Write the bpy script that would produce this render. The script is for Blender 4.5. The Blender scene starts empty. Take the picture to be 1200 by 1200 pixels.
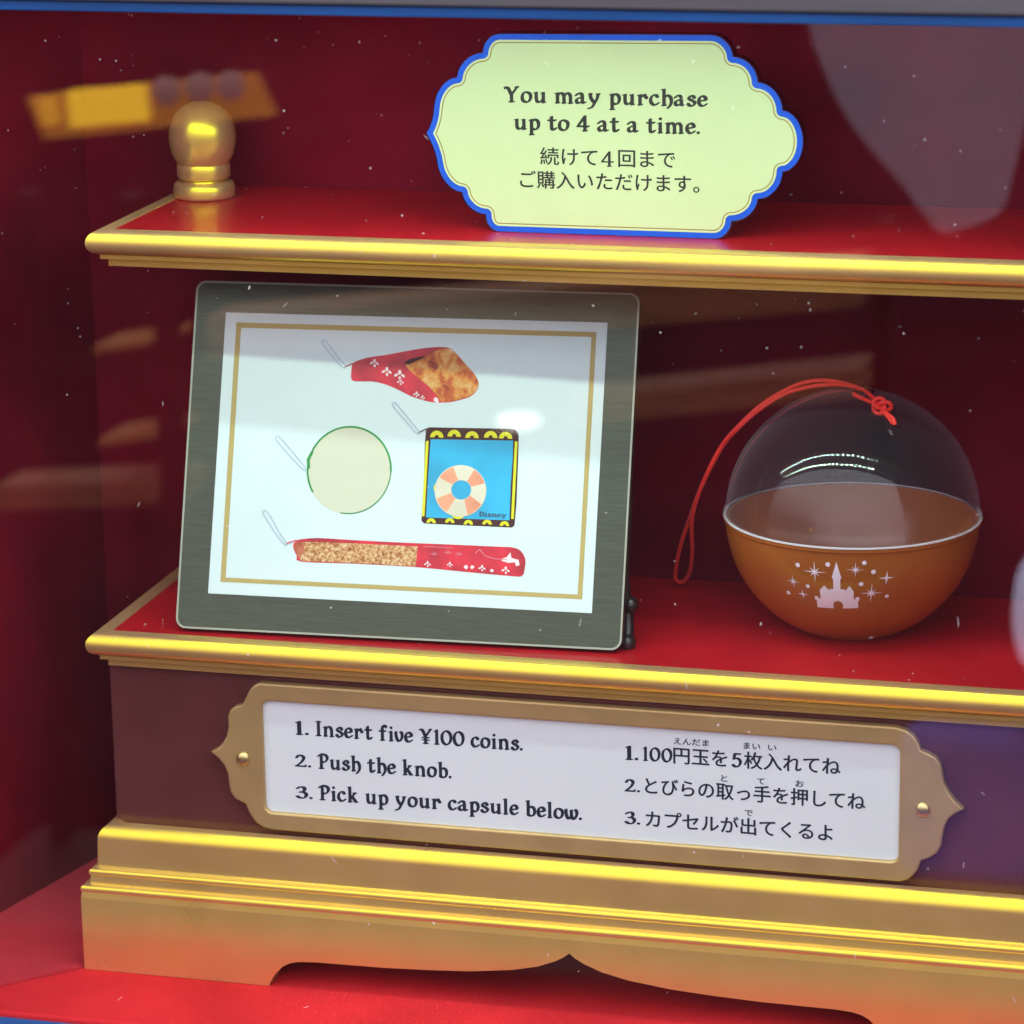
import bpy, bmesh, math, random
import numpy as np
from mathutils import Vector, Matrix
SC = bpy.context.scene
COL = SC.collection
MM = 0.001

# ------------------------------------------------------------------ camera, world, exposure
CAM_POS = (0.4869, -1.2042, 0.3946)
YAW, PITCH, ROLL = -0.2602, 0.2636, -0.0144
cd = bpy.data.cameras.new('camera')
cam = bpy.data.objects.new('camera', cd)
COL.objects.link(cam)
SC.camera = cam
cd.sensor_width = 36.0
cd.lens = 118.53
cd.clip_start = 0.02
cd.clip_end = 50
cd.dof.use_dof = True
cd.dof.focus_distance = 1.30
cd.dof.aperture_fstop = 15.5
_f = Vector((math.sin(YAW)*math.cos(PITCH), math.cos(YAW)*math.cos(PITCH), -math.sin(PITCH)))
_r = Vector((math.cos(YAW), -math.sin(YAW), 0))
_d = _f.cross(_r)
_cr, _sr = math.cos(ROLL), math.sin(ROLL)
_r2 = _r*_cr - _d*_sr
_d2 = _r*_sr + _d*_cr
cam.matrix_world = Matrix(((_r2.x, -_d2.x, -_f.x, CAM_POS[0]), (_r2.y, -_d2.y, -_f.y, CAM_POS[1]),
                           (_r2.z, -_d2.z, -_f.z, CAM_POS[2]), (0, 0, 0, 1)))
W = bpy.data.worlds.new('World')
SC.world = W
W.use_nodes = True
bg = W.node_tree.nodes['Background']
_n, _l = W.node_tree.nodes, W.node_tree.links
_tc = _n.new('ShaderNodeTexCoord')
_sx = _n.new('ShaderNodeSeparateXYZ')
_rp = _n.new('ShaderNodeValToRGB')
_rp.color_ramp.elements[0].position = 0.05
_rp.color_ramp.elements[0].color = (0.24, 0.20, 0.23, 1)
_rp.color_ramp.elements[1].position = 0.45
_rp.color_ramp.elements[1].color = (0.93, 0.93, 1.0, 1)
_l.new(_tc.outputs['Generated'], _sx.inputs[0])
_l.new(_sx.outputs['Z'], _rp.inputs[0])
_l.new(_rp.outputs[0], bg.inputs['Color'])
bg.inputs['Strength'].default_value = 2.35
SC.view_settings.view_transform = 'Standard'
SC.view_settings.look = 'None'
SC.view_settings.gamma = 1
SC.view_settings.use_curve_mapping = False
SC.view_settings.exposure = 0.15
LED_POWER = 180.0
GLASS_Y = -0.087

# ------------------------------------------------------------------ materials
def mat(name, col, rough=0.5, metal=0.0, noise=None, bump=None, coat=0.0, spec=0.5, sheen=0.0, emis=None, sss=0.0, trans=0.0, ior=1.5, aniso=None, grain=None):
    m = bpy.data.materials.new(name)
    m.use_nodes = True
    nt = m.node_tree
    p = nt.nodes['Principled BSDF']
    p.inputs['Base Color'].default_value = (*col, 1)
    p.inputs['Roughness'].default_value = rough
    p.inputs['Metallic'].default_value = metal
    p.inputs['Specular IOR Level'].default_value = spec
    p.inputs['Coat Weight'].default_value = coat
    p.inputs['Coat Roughness'].default_value = 0.08
    p.inputs['Sheen Weight'].default_value = sheen
    p.inputs['Transmission Weight'].default_value = trans
    p.inputs['IOR'].default_value = ior
    if sss:
        p.inputs['Subsurface Weight'].default_value = sss
        p.inputs['Subsurface Scale'].default_value = 0.01
    if emis:
        p.inputs['Emission Color'].default_value = (*emis[0], 1)
        p.inputs['Emission Strength'].default_value = emis[1]
    tc = nt.nodes.new('ShaderNodeTexCoord')
    if noise:                                   # (scale, amount, stretch xyz)
        sc, amt, st = noise
        mp = nt.nodes.new('ShaderNodeMapping')
        mp.inputs['Scale'].default_value = st
        n = nt.nodes.new('ShaderNodeTexNoise')
        n.inputs['Scale'].default_value = sc
        n.inputs['Detail'].default_value = 5
        r = nt.nodes.new('ShaderNodeMapRange')
        r.inputs['From Min'].default_value = 0.3
        r.inputs['From Max'].default_value = 0.7
        r.inputs['To Min'].default_value = 1 - amt
        r.inputs['To Max'].default_value = 1 + amt
        mx = nt.nodes.new('ShaderNodeMix')
        mx.data_type = 'RGBA'
        mx.blend_type = 'MULTIPLY'
        mx.inputs[0].default_value = 1.0
        mx.inputs[6].default_value = (*col, 1)
        nt.links.new(tc.outputs['Object'], mp.inputs['Vector'])
        nt.links.new(mp.outputs[0], n.inputs['Vector'])
        nt.links.new(n.outputs['Fac'], r.inputs['Value'])
        nt.links.new(r.outputs[0], mx.inputs[7])
        nt.links.new(mx.outputs[2], p.inputs['Base Color'])
    if bump:                                    # (scale, strength, distance, stretch)
        sc, stg, dist, st = bump
        mp = nt.nodes.new('ShaderNodeMapping')
        mp.inputs['Scale'].default_value = st
        n = nt.nodes.new('ShaderNodeTexNoise')
        n.inputs['Scale'].default_value = sc
        n.inputs['Detail'].default_value = 4
        b = nt.nodes.new('ShaderNodeBump')
        b.inputs['Strength'].default_value = stg
        b.inputs['Distance'].default_value = dist
        nt.links.new(tc.outputs['Object'], mp.inputs['Vector'])
        nt.links.new(mp.outputs[0], n.inputs['Vector'])
        nt.links.new(n.outputs['Fac'], b.inputs['Height'])
        nt.links.new(b.outputs[0], p.inputs['Normal'])
    return m

def schlick(nt, f0):
    """mirror share of a clear sheet by viewing angle, the same from both sides"""
    lw = nt.nodes.new('ShaderNodeLayerWeight')
    lw.inputs['Blend'].default_value = 0.5
    pw = nt.nodes.new('ShaderNodeMath')
    pw.operation = 'POWER'
    pw.inputs[1].default_value = 5.0
    ma = nt.nodes.new('ShaderNodeMath')
    ma.operation = 'MULTIPLY_ADD'
    ma.inputs[1].default_value = 1-f0
    ma.inputs[2].default_value = f0
    nt.links.new(lw.outputs['Facing'], pw.inputs[0])
    nt.links.new(pw.outputs[0], ma.inputs[0])
    return ma

def glass_sheet(name, ior, dust):
    """clear sheet: mirror reflection by Fresnel, the rest goes straight through; a trace of dust film scatters light"""
    m = bpy.data.materials.new(name)
    m.use_nodes = True
    nt = m.node_tree
    nt.nodes.remove(nt.nodes['Principled BSDF'])
    out = nt.nodes['Material Output']
    fr = schlick(nt, ((ior-1)/(ior+1))**2)
    tr = nt.nodes.new('ShaderNodeBsdfTransparent')
    gl = nt.nodes.new('ShaderNodeBsdfGlossy')
    gl.inputs['Roughness'].default_value = 0.0
    mx = nt.nodes.new('ShaderNodeMixShader')
    nt.links.new(fr.outputs[0], mx.inputs[0])
    nt.links.new(tr.outputs[0], mx.inputs[1])
    nt.links.new(gl.outputs[0], mx.inputs[2])
    df = nt.nodes.new('ShaderNodeBsdfDiffuse')
    df.inputs['Color'].default_value = (0.8, 0.78, 0.85, 1)
    tc = nt.nodes.new('ShaderNodeTexCoord')
    nz = nt.nodes.new('ShaderNodeTexNoise')
    nz.inputs['Scale'].default_value = 9
    nz.inputs['Detail'].default_value = 6
    mr = nt.nodes.new('ShaderNodeMapRange')
    mr.inputs['From Min'].default_value = 0.35
    mr.inputs['From Max'].default_value = 0.75
    mr.inputs['To Min'].default_value = dust*0.3
    mr.inputs['To Max'].default_value = dust
    nt.links.new(tc.outputs['Object'], nz.inputs['Vector'])
    nt.links.new(nz.outputs['Fac'], mr.inputs['Value'])
    m2 = nt.nodes.new('ShaderNodeMixShader')
    nt.links.new(mr.outputs[0], m2.inputs[0])
    nt.links.new(mx.outputs[0], m2.inputs[1])
    nt.links.new(df.outputs[0], m2.inputs[2])
    nt.links.new(m2.outputs[0], out.inputs['Surface'])
    return m

def gold_paint():
    """gilt paint: tan body colour under bright yellow metal flake"""
    m = mat('gold_paint', (0.50, 0.295, 0.17), 0.6, noise=(60, 0.08, (1, 1, 1)), bump=(900, 0.12, 0.0002, (1, 1, 1)), spec=0.1)
    nt = m.node_tree
    p = nt.nodes['Principled BSDF']
    g = nt.nodes.new('ShaderNodeBsdfGlossy')
    g.inputs['Color'].default_value = (0.95, 0.76, 0.008, 1)
    tc = nt.nodes.new('ShaderNodeTexCoord')
    n = nt.nodes.new('ShaderNodeTexNoise')
    n.inputs['Scale'].default_value = 35
    n.inputs['Detail'].default_value = 6
    r = nt.nodes.new('ShaderNodeMapRange')
    r.inputs['From Min'].default_value = 0.3
    r.inputs['From Max'].default_value = 0.7
    r.inputs['To Min'].default_value = 0.27
    r.inputs['To Max'].default_value = 0.34
    mx = nt.nodes.new('ShaderNodeMixShader')
    mx.inputs[0].default_value = 0.57
    nt.links.new(tc.outputs['Object'], n.inputs['Vector'])
    nt.links.new(n.outputs['Fac'], r.inputs['Value'])
    nt.links.new(r.outputs[0], g.inputs['Roughness'])
    nt.links.new(p.outputs[0], mx.inputs[1])
    nt.links.new(g.outputs[0], mx.inputs[2])
    nt.links.new(mx.outputs[0], nt.nodes['Material Output'].inputs['Surface'])
    return m

def ink(name, col, rough=0.5):
    return mat(name, col, rough, spec=0.3)

M = {
 'gold': gold_paint(),
 'bronze': mat('bronze_paint', (0.48, 0.33, 0.14), 0.42, 0.45, noise=(40, 0.10, (1, 1, 1)), bump=(900, 0.15, 0.0002, (1, 1, 1))),
 'red_lacquer': mat('red_lacquer', (0.37, 0.007, 0.013), 0.30, noise=(30, 0.12, (1, 1, 1)), bump=(1500, 0.12, 0.0002, (1, 1, 1)), coat=0.08),
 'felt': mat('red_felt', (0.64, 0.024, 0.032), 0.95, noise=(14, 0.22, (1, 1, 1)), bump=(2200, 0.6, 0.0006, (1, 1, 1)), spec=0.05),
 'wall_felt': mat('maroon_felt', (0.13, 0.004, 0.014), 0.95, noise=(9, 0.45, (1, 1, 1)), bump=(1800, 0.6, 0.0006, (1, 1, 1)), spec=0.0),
 'body': mat('maroon_lacquer', (0.105, 0.030, 0.030), 0.20, noise=(25, 0.12, (1, 1, 1)), bump=(700, 0.1, 0.0002, (1, 1, 1)), spec=0.35),
 'blue_frame': mat('blue_frame_paint', (0.002, 0.085, 0.32), 0.4, noise=(50, 0.25, (0.2, 1, 3)), bump=(300, 0.2, 0.0003, (0.1, 1, 1))),
 'grey_metal': mat('grey_metal', (0.13, 0.13, 0.145), 0.45, 0.3, noise=(40, 0.2, (0.1, 1, 4))),
 'white_paint': mat('white_paint', (0.6, 0.6, 0.6), 0.6),
 'sign_blue': ink('sign_blue', (0.001, 0.065, 0.50), 0.65),
 'sign_cream': mat('sign_cream', (0.47, 0.555, 0.31), 0.55, noise=(18, 0.03, (1, 1, 1))),
 'sign_line': ink('sign_gold_line', (0.22, 0.14, 0.03)),
 'letter': ink('black_lettering', (0.018, 0.020, 0.018)),
 'letter_navy': ink('navy_lettering', (0.010, 0.022, 0.040)),
 'acrylic': mat('clear_acrylic', (0.95, 0.97, 1.0), 0.03, trans=1.0, ior=1.49),
 'plaque_white': mat('plaque_white', (0.70, 0.765, 0.79), 0.45, noise=(12, 0.03, (1, 1, 1))),
 'steel': mat('brushed_dark_steel', (0.052, 0.066, 0.046), 0.33, 0.5, noise=(60, 0.20, (0.12, 34, 34)), bump=(120, 0.12, 0.0001, (0.3, 25, 25))),
 'steel_edge': mat('board_edge', (0.30, 0.33, 0.26), 0.3, 0.3),
 'card': mat('white_card', (0.58, 0.72, 0.73), 0.4, noise=(20, 0.02, (1, 1, 1))),
 'card_gold': ink('card_gold_line', (0.42, 0.34, 0.12)),
 'black_plastic': mat('black_plastic', (0.012, 0.012, 0.012), 0.3),
 'bowl': mat('amber_plastic', (0.31, 0.095, 0.017), 0.24, sss=0.2, noise=(20, 0.10, (1, 1, 1)), spec=0.5),
 'dome': mat('clear_plastic', (0.97, 0.97, 1.0), 0.05, trans=1.0, ior=1.27),
 'print': mat('lilac_print', (0.72, 0.66, 0.78), 0.5),
 'cord': mat('red_cord', (0.85, 0.030, 0.020), 0.5, bump=(2500, 0.4, 0.0002, (1, 1, 1)), sheen=0.1),
 'brass': mat('brass_screw', (0.62, 0.50, 0.22), 0.28, 0.9),
 'dust': mat('pale_dust', (0.85, 0.82, 0.82), 0.9),
}

def shell_plastic(name, glossy, film):
    """thin clear plastic: light passes straight through; mirror gloss on its outer face only, and a faint pale film that thickens towards grazing view"""
    m = bpy.data.materials.new(name)
    m.use_nodes = True
    nt = m.node_tree
    nt.nodes.remove(nt.nodes['Principled BSDF'])
    out = nt.nodes['Material Output']
    tr = nt.nodes.new('ShaderNodeBsdfTransparent')
    tr.inputs['Color'].default_value = (0.97, 0.96, 0.99, 1)
    last = tr.outputs[0]
    if glossy:
        fr = schlick(nt, 0.045)
        ge = nt.nodes.new('ShaderNodeNewGeometry')
        iv = nt.nodes.new('ShaderNodeMath')
        iv.operation = 'SUBTRACT'
        iv.inputs[0].default_value = 1.0
        ml = nt.nodes.new('ShaderNodeMath')
        ml.operation = 'MULTIPLY'
        gl = nt.nodes.new('ShaderNodeBsdfGlossy')
        gl.inputs['Roughness'].default_value = 0.035
        mx = nt.nodes.new('ShaderNodeMixShader')
        nt.links.new(ge.outputs['Backfacing'], iv.inputs[1])
        nt.links.new(iv.outputs[0], ml.inputs[0])
        nt.links.new(fr.outputs[0], ml.inputs[1])
        nt.links.new(ml.outputs[0], mx.inputs[0])
        nt.links.new(last, mx.inputs[1])
        nt.links.new(gl.outputs[0], mx.inputs[2])
        last = mx.outputs[0]
    lw = nt.nodes.new('ShaderNodeLayerWeight')
    lw.inputs['Blend'].default_value = 0.5
    pw = nt.nodes.new('ShaderNodeMath')
    pw.operation = 'POWER'
    pw.inputs[1].default_value = 5.0
    mr = nt.nodes.new('ShaderNodeMapRange')
    mr.inputs['To Min'].default_value = film*0.06
    mr.inputs['To Max'].default_value = film
    df = nt.nodes.new('ShaderNodeBsdfDiffuse')
    df.inputs['Color'].default_value = (0.80, 0.76, 0.92, 1)
    m2 = nt.nodes.new('ShaderNodeMixShader')
    nt.links.new(lw.outputs['Facing'], pw.inputs[0])
    nt.links.new(pw.outputs[0], mr.inputs['Value'])
    nt.links.new(mr.outputs[0], m2.inputs[0])
    nt.links.new(last, m2.inputs[1])
    nt.links.new(df.outputs[0], m2.inputs[2])
    nt.links.new(m2.outputs[0], out.inputs['Surface'])
    return m
M['dome_outer'] = shell_plastic('clear_plastic_outer', True, 0.22)
M['dome_inner'] = shell_plastic('clear_plastic_inner', False, 0.10)

# ------------------------------------------------------------------ object helpers
def tag(o, label=None, cat=None, group=None, kind=None):
    if label: o['label'] = label
    if cat: o['category'] = cat
    if group: o['group'] = group
    if kind: o['kind'] = kind
    return o

def thing(name, loc, label, cat, group=None):
    o = bpy.data.objects.new(name, None)
    o.empty_display_size = 0.01
    COL.objects.link(o)
    o.location = loc
    return tag(o, label, cat, group)

def obj(name, me, mats, parent=None, smooth=False, angle=None):
    """link a mesh (world coordinates) as one object, keeping its place when parented"""
    if not isinstance(mats, (list, tuple)): mats = [mats]
    me.name = name
    for m in mats: me.materials.append(m)
    o = bpy.data.objects.new(name, me)
    COL.objects.link(o)
    if parent is not None:
        o.parent = parent
        if parent.type == 'EMPTY':
            o.matrix_parent_inverse = Matrix.Translation(-Vector(parent.location))
    if smooth:
        for p in me.polygons: p.use_smooth = True
        if angle is not None:
            me.set_sharp_from_angle(angle=math.radians(angle))
    return o

def me_from(verts, faces, idx=None):
    me = bpy.data.meshes.new('m')
    me.from_pydata([tuple(v) for v in verts], [], faces)
    if idx is not None:
        for p, i in zip(me.polygons, idx): p.material_index = i
    me.validate()
    me.update()
    return me

def bm_mesh(bm):
    bmesh.ops.recalc_face_normals(bm, faces=bm.faces)
    me = bpy.data.meshes.new('m')
    bm.to_mesh(me)
    bm.free()
    return me

def box(x0, x1, y0, y1, z0, z1, bev=0.0, seg=2):
    bm = bmesh.new()
    bmesh.ops.create_cube(bm, size=1)
    for v in bm.verts:
        v.co = Vector(((x0+x1)/2+v.co.x*(x1-x0), (y0+y1)/2+v.co.y*(y1-y0), (z0+z1)/2+v.co.z*(z1-z0)))
    if bev:
        bmesh.ops.bevel(bm, geom=bm.edges[:], offset=bev, segments=seg, profile=0.5, affect='EDGES')
    return bm_mesh(bm)

def lathe(prof, c, n=64, closed=False):
    """prof: (r, z) pairs turned about the vertical through c"""
    vs, fs = [], []
    k = len(prof)
    for i in range(n):
        a = 2*math.pi*i/n
        for r, z in prof:
            vs.append((c[0]+max(r, 1e-6)*math.cos(a), c[1]+max(r, 1e-6)*math.sin(a), c[2]+z))
    for i in range(n):
        j = (i+1) % n
        for q in range(k if closed else k-1):
            q2 = (q+1) % k
            fs.append((i*k+q, j*k+q, j*k+q2, i*k+q2))
    bm = bmesh.new()
    me = me_from(vs, fs)
    bm.from_mesh(me)
    bmesh.ops.remove_doubles(bm, verts=bm.verts, dist=1e-5)
    return bm_mesh(bm)

def tube(pts, r, n=10, closed=False):
    P = [Vector(p) for p in pts]
    vs, fs = [], []
    up = Vector((0.1, 0.3, 1)).normalized()
    prev = None
    for i, p in enumerate(P):
        t = (P[min(i+1, len(P)-1)] - P[max(i-1, 0)]).normalized()
        if prev is None:
            a = t.cross(up).normalized()
        else:
            a = (prev - t*prev.dot(t)).normalized()
        prev = a
        b = t.cross(a)
        for k in range(n):
            an = 2*math.pi*k/n
            vs.append(p + (a*math.cos(an) + b*math.sin(an))*r)
    for i in range(len(P)-1):
        for k in range(n):
            k2 = (k+1) % n
            fs.append((i*n+k, i*n+k2, (i+1)*n+k2, (i+1)*n+k))
    fs.append(tuple(range(n)))
    fs.append(tuple(range((len(P)-1)*n, len(P)*n)))
    bm = bmesh.new()
    bm.from_mesh(me_from(vs, fs))
    return bm_mesh(bm)

def catmull(pts, seg=8, closed=False):
    P = [np.array(p, float) for p in pts]
    n = len(P)
    out = []
    for i in range(n if closed else n-1):
        if closed:
            p0, p1, p2, p3 = P[(i-1) % n], P[i], P[(i+1) % n], P[(i+2) % n]
        else:
            p0, p1, p2, p3 = P[max(i-1, 0)], P[i], P[i+1], P[min(i+2, n-1)]
        for k in range(seg):
            t = k/seg
            out.append(0.5*((2*p1)+(-p0+p2)*t+(2*p0-5*p1+4*p2-p3)*t*t+(-p0+3*p1-3*p2+p3)*t**3))
    if not closed: out.append(P[-1])
    return out

# ------------------------------------------------------------------ flat shapes: signed distance, outlines, fills
def seg_dist(X, Y, a, b):
    ax, ay = a
    dx, dy = b[0]-ax, b[1]-ay
    L = dx*dx+dy*dy
    t = np.clip(((X-ax)*dx+(Y-ay)*dy)/(L if L > 1e-12 else 1e-12), 0, 1)
    return np.hypot(X-ax-t*dx, Y-ay-t*dy)

def contours(F, x0, y0, h):
    """closed outlines of F < 0 by marching squares"""
    ny, nx = F.shape
    G = F.copy()
    G[0, :] = G[-1, :] = np.maximum(G[0, :].max(), 1)
    G[:, 0] = G[:, -1] = G[0, 0]
    G[np.abs(G) < 1e-9] = 1e-9
    s = G < 0
    nxt = {}
    def pt(key):
        k, j, i = key
        if k == 0:
            t = G[j, i]/(G[j, i]-G[j, i+1]); return (x0+(i+t)*h, y0+j*h)
        t = G[j, i]/(G[j, i]-G[j+1, i]); return (x0+i*h, y0+(j+t)*h)
    code = s[:-1, :-1]*1 + s[:-1, 1:]*2 + s[1:, 1:]*4 + s[1:, :-1]*8
    tab = {1: [(3, 0)], 2: [(0, 1)], 3: [(3, 1)], 4: [(1, 2)], 5: [(3, 2), (1, 0)], 6: [(0, 2)], 7: [(3, 2)], 8: [(2, 3)],
           9: [(2, 0)], 10: [(0, 3), (2, 1)], 11: [(2, 1)], 12: [(1, 3)], 13: [(1, 0)], 14: [(0, 3)]}
    for j, i in zip(*np.nonzero((code > 0) & (code < 15))):
        e = [(0, j, i), (1, j, i+1), (0, j+1, i), (1, j, i)]
        for a, b in tab[int(code[j, i])]:
            nxt[e[a]] = e[b]
    loops = []
    while nxt:
        k0 = next(iter(nxt))
        lp, k = [], k0
        while k in nxt:
            lp.append(pt(k))
            k = nxt.pop(k)
        if len(lp) > 3: loops.append(lp)
    return loops

def poly_field(poly, h, pad):
    P = np.array(poly, float)
    x0, y0 = P.min(0)-pad
    x1, y1 = P.max(0)+pad
    xs = np.arange(x0, x1+h, h)
    ys = np.arange(y0, y1+h, h)
    X, Yg = np.meshgrid(xs, ys)
    D = np.full(X.shape, 1e9)
    ins = np.zeros(X.shape, bool)
    n = len(P)
    for i in range(n):
        a, b = P[i], P[(i+1) % n]
        D = np.minimum(D, seg_dist(X, Yg, a, b))
        if abs(b[1]-a[1]) > 1e-12:
            c = ((a[1] > Yg) != (b[1] > Yg)) & (X < (b[0]-a[0])*(Yg-a[1])/(b[1]-a[1])+a[0])
            ins ^= c
    return np.where(ins, -D, D), x0, y0

def inset(poly, d, h=0.25):
    F, x0, y0 = poly_field(poly, h, 2.0)
    L = contours(F+d, x0, y0, h)
    return max(L, key=len)

def fill2d(loops, depth=0.0, bevel=0.0, res=2):
    """mesh (mm, in XY, from z = 0 up) filled between closed outlines, holes by even-odd"""
    cu = bpy.data.curves.new('c', 'CURVE')
    cu.dimensions = '2D'
    cu.fill_mode = 'BOTH' if depth else 'FRONT'
    cu.extrude = max(depth/2-bevel, 0)
    cu.bevel_depth = bevel
    cu.bevel_resolution = res
    cu.offset = -bevel
    for lp in loops:
        sp = cu.splines.new('POLY')
        sp.points.add(len(lp)-1)
        for p, q in zip(sp.points, lp): p.co = (q[0], q[1], 0, 1)
        sp.use_cyclic_u = True
    o = bpy.data.objects.new('c', cu)
    me = bpy.data.meshes.new_from_object(o)
    bpy.data.objects.remove(o)
    bpy.data.curves.remove(cu)
    if depth:
        for v in me.vertices: v.co.z += depth/2
    return me

def place(me, o, ux, uy, un, lift=0.0):
    """put a flat mesh (mm) onto a plane: x along ux, y along uy, its own z plus lift along un"""
    o, ux, uy, un = Vector(o), Vector(ux), Vector(uy), Vector(un)
    for v in me.vertices:
        c = v.co.copy()
        v.co = o + (ux*c.x + uy*c.y + un*(c.z+lift))*MM
    if ux.cross(uy).dot(un) < 0:
        me.flip_normals()
    me.update()
    return me

def join(meshes, idx=None):
    vs, fs, mi = [], [], []
    for k, me in enumerate(meshes):
        b = len(vs)
        vs += [tuple(v.co) for v in me.vertices]
        for p in me.polygons:
            fs.append([b+i for i in p.vertices])
            mi.append(idx[k] if idx else 0)
        bpy.data.meshes.remove(me)
    return me_from(vs, fs, mi)

def ell(cx, cy, rx, ry=None, n=40, rot=0):
    ry = rx if ry is None else ry
    return [(cx+rx*math.cos(t)*math.cos(rot)-ry*math.sin(t)*math.sin(rot), cy+rx*math.cos(t)*math.sin(rot)+ry*math.sin(t)*math.cos(rot))
            for t in (2*math.pi*k/n for k in range(n))]

def rrect(x0, x1, y0, y1, r, n=8):
    out = []
    for cx, cy, a0 in ((x1-r, y0+r, -90), (x1-r, y1-r, 0), (x0+r, y1-r, 90), (x0+r, y0+r, 180)):
        for k in range(n+1):
            a = math.radians(a0+90*k/n)
            out.append((cx+r*math.cos(a), cy+r*math.sin(a)))
    return out

def ribbon(pts, w, closed=False):
    """outline(s) of a line of width w along pts"""
    F = None
    P = np.array(pts, float)
    h = w/3.0
    x0, y0 = P.min(0)-2*w
    x1, y1 = P.max(0)+2*w
    X, Yg = np.meshgrid(np.arange(x0, x1+h, h), np.arange(y0, y1+h, h))
    D = np.full(X.shape, 1e9)
    n = len(P)
    for i in range(n if closed else n-1):
        D = np.minimum(D, seg_dist(X, Yg, P[i], P[(i+1) % n]))
    return contours(D-w/2, x0, y0, h)

# ------------------------------------------------------------------ lettering: broad-nib glyphs drawn from pen strokes
# c = smooth stroke, l = straight stroke, s = fine serif stroke; 92 is the height of small letters, 140 of capitals
GL = {
 'a': 'c14,76 34,95 56,90 63,66 63,22 70,5 84,10|c63,56 40,52 20,40 15,22 26,4 46,8 62,26',
 'b': 'l18,148 18,8|s2,146 18,150|c18,66 40,94 66,84 76,50 66,12 40,1 18,12',
 'c': 'c68,76 54,95 30,90 14,62 15,28 34,4 54,5 72,20',
 'e': 'c16,46 44,54 70,60 64,84 44,96 22,80 13,46 24,12 46,3 72,20',
 'f': 'c66,132 54,148 36,142 30,118|l30,118 30,0|l8,92 56,92|s14,1 48,1',
 'h': 'l18,148 18,0|s2,146 18,150|s4,1 34,1|c18,64 42,95 66,82 76,48 70,8 50,-22',
 'i': 'l18,92 18,0|s2,88 18,92|s4,1 33,1|d18,130 20,132',
 'k': 'l18,148 18,0|s2,146 18,150|s4,1 34,1|c64,92 46,66 22,46|l36,58 72,4|s50,92 76,92|s62,1 86,2',
 'l': 'l18,148 18,0|s2,146 18,150|s4,1 34,1',
 'm': 'l18,92 18,0|s2,88 18,92|c18,62 38,92 58,90 70,66|l70,66 70,0|c70,62 90,92 110,90 122,66|l122,66 122,0|s4,1 33,1|s57,1 84,1|s108,1 138,1',
 'n': 'l18,92 18,0|s2,88 18,92|c18,62 42,94 64,90 76,64|l76,64 76,0|s4,1 33,1|s62,1 92,1',
 'o': 'o45,95 74,80 80,46 66,10 42,1 18,16 12,50 22,84',
 'p': 'l18,92 18,-48|s2,88 18,92|c18,66 40,95 66,84 76,48 64,10 40,1 18,14|s2,-48 36,-48',
 'r': 'l18,92 18,0|s2,88 18,92|c18,58 36,86 54,97|l52,95 72,62|s4,1 34,1',
 's': 'c62,74 48,95 26,90 18,70 36,54 58,42 64,22 46,3 24,4 10,22',
 't': 'l30,124 30,26|c30,26 36,5 52,4 64,18|l8,92 60,92',
 'u': 'c16,92 16,30 28,5 50,8 70,34|l72,92 72,0|s1,90 16,92|s58,90 72,92|s72,1 88,3',
 'v': 'c12,92 16,44 32,6 54,10 70,46 70,78 58,96',
 'w': 'c12,92 16,40 32,4 50,10 60,40 60,88|c60,40 74,4 92,8 108,46 108,78 96,96',
 'y': 'c12,92 18,52 40,14|c76,92 64,44 44,2 24,-34 0,-44|s2,92 26,92|s62,92 88,92',
 'Y': 'c2,136 22,132 36,104 52,66|c98,142 80,112 52,68|l52,70 52,0|s34,1 72,1|s0,122 10,138|s84,140 108,140',
 'I': 'l26,140 26,0|s6,139 46,139|s6,1 46,1',
 'P': 'l30,140 30,0|s10,1 50,1|c4,124 34,144 74,136 88,108 74,76 50,64 32,70',
 'D': 'l26,140 26,0|s6,139 26,139|c26,138 66,138 96,104 94,44 66,4 26,3',
 '0': 'o52,138 84,116 94,70 82,24 52,2 22,22 10,70 20,114',
 '1': 'l26,138 26,0|s8,126 26,140|s8,1 44,1',
 '2': 'c14,108 26,136 54,138 70,112 60,74 34,34 10,8|l12,6 80,6|s80,6 84,24',
 '3': 'c14,118 32,138 58,136 66,108 52,80 34,74|c34,76 64,72 78,42 62,8 34,2 10,22',
 '4': 'l64,138 10,46|l10,42 92,42|l64,138 64,0|s48,1 80,1',
 '5': 'l24,136 72,136|l24,134 18,80|c18,80 46,90 72,70 74,34 52,4 26,3 8,20',
 '.': 'd14,9 16,11',
 '\u00a5': 'c2,136 20,130 34,104 50,66|c96,142 78,112 50,68|l50,70 50,0|s30,1 72,1|s20,58 82,58|s20,34 82,34|s84,140 106,140',
}
_gc = {}
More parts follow.
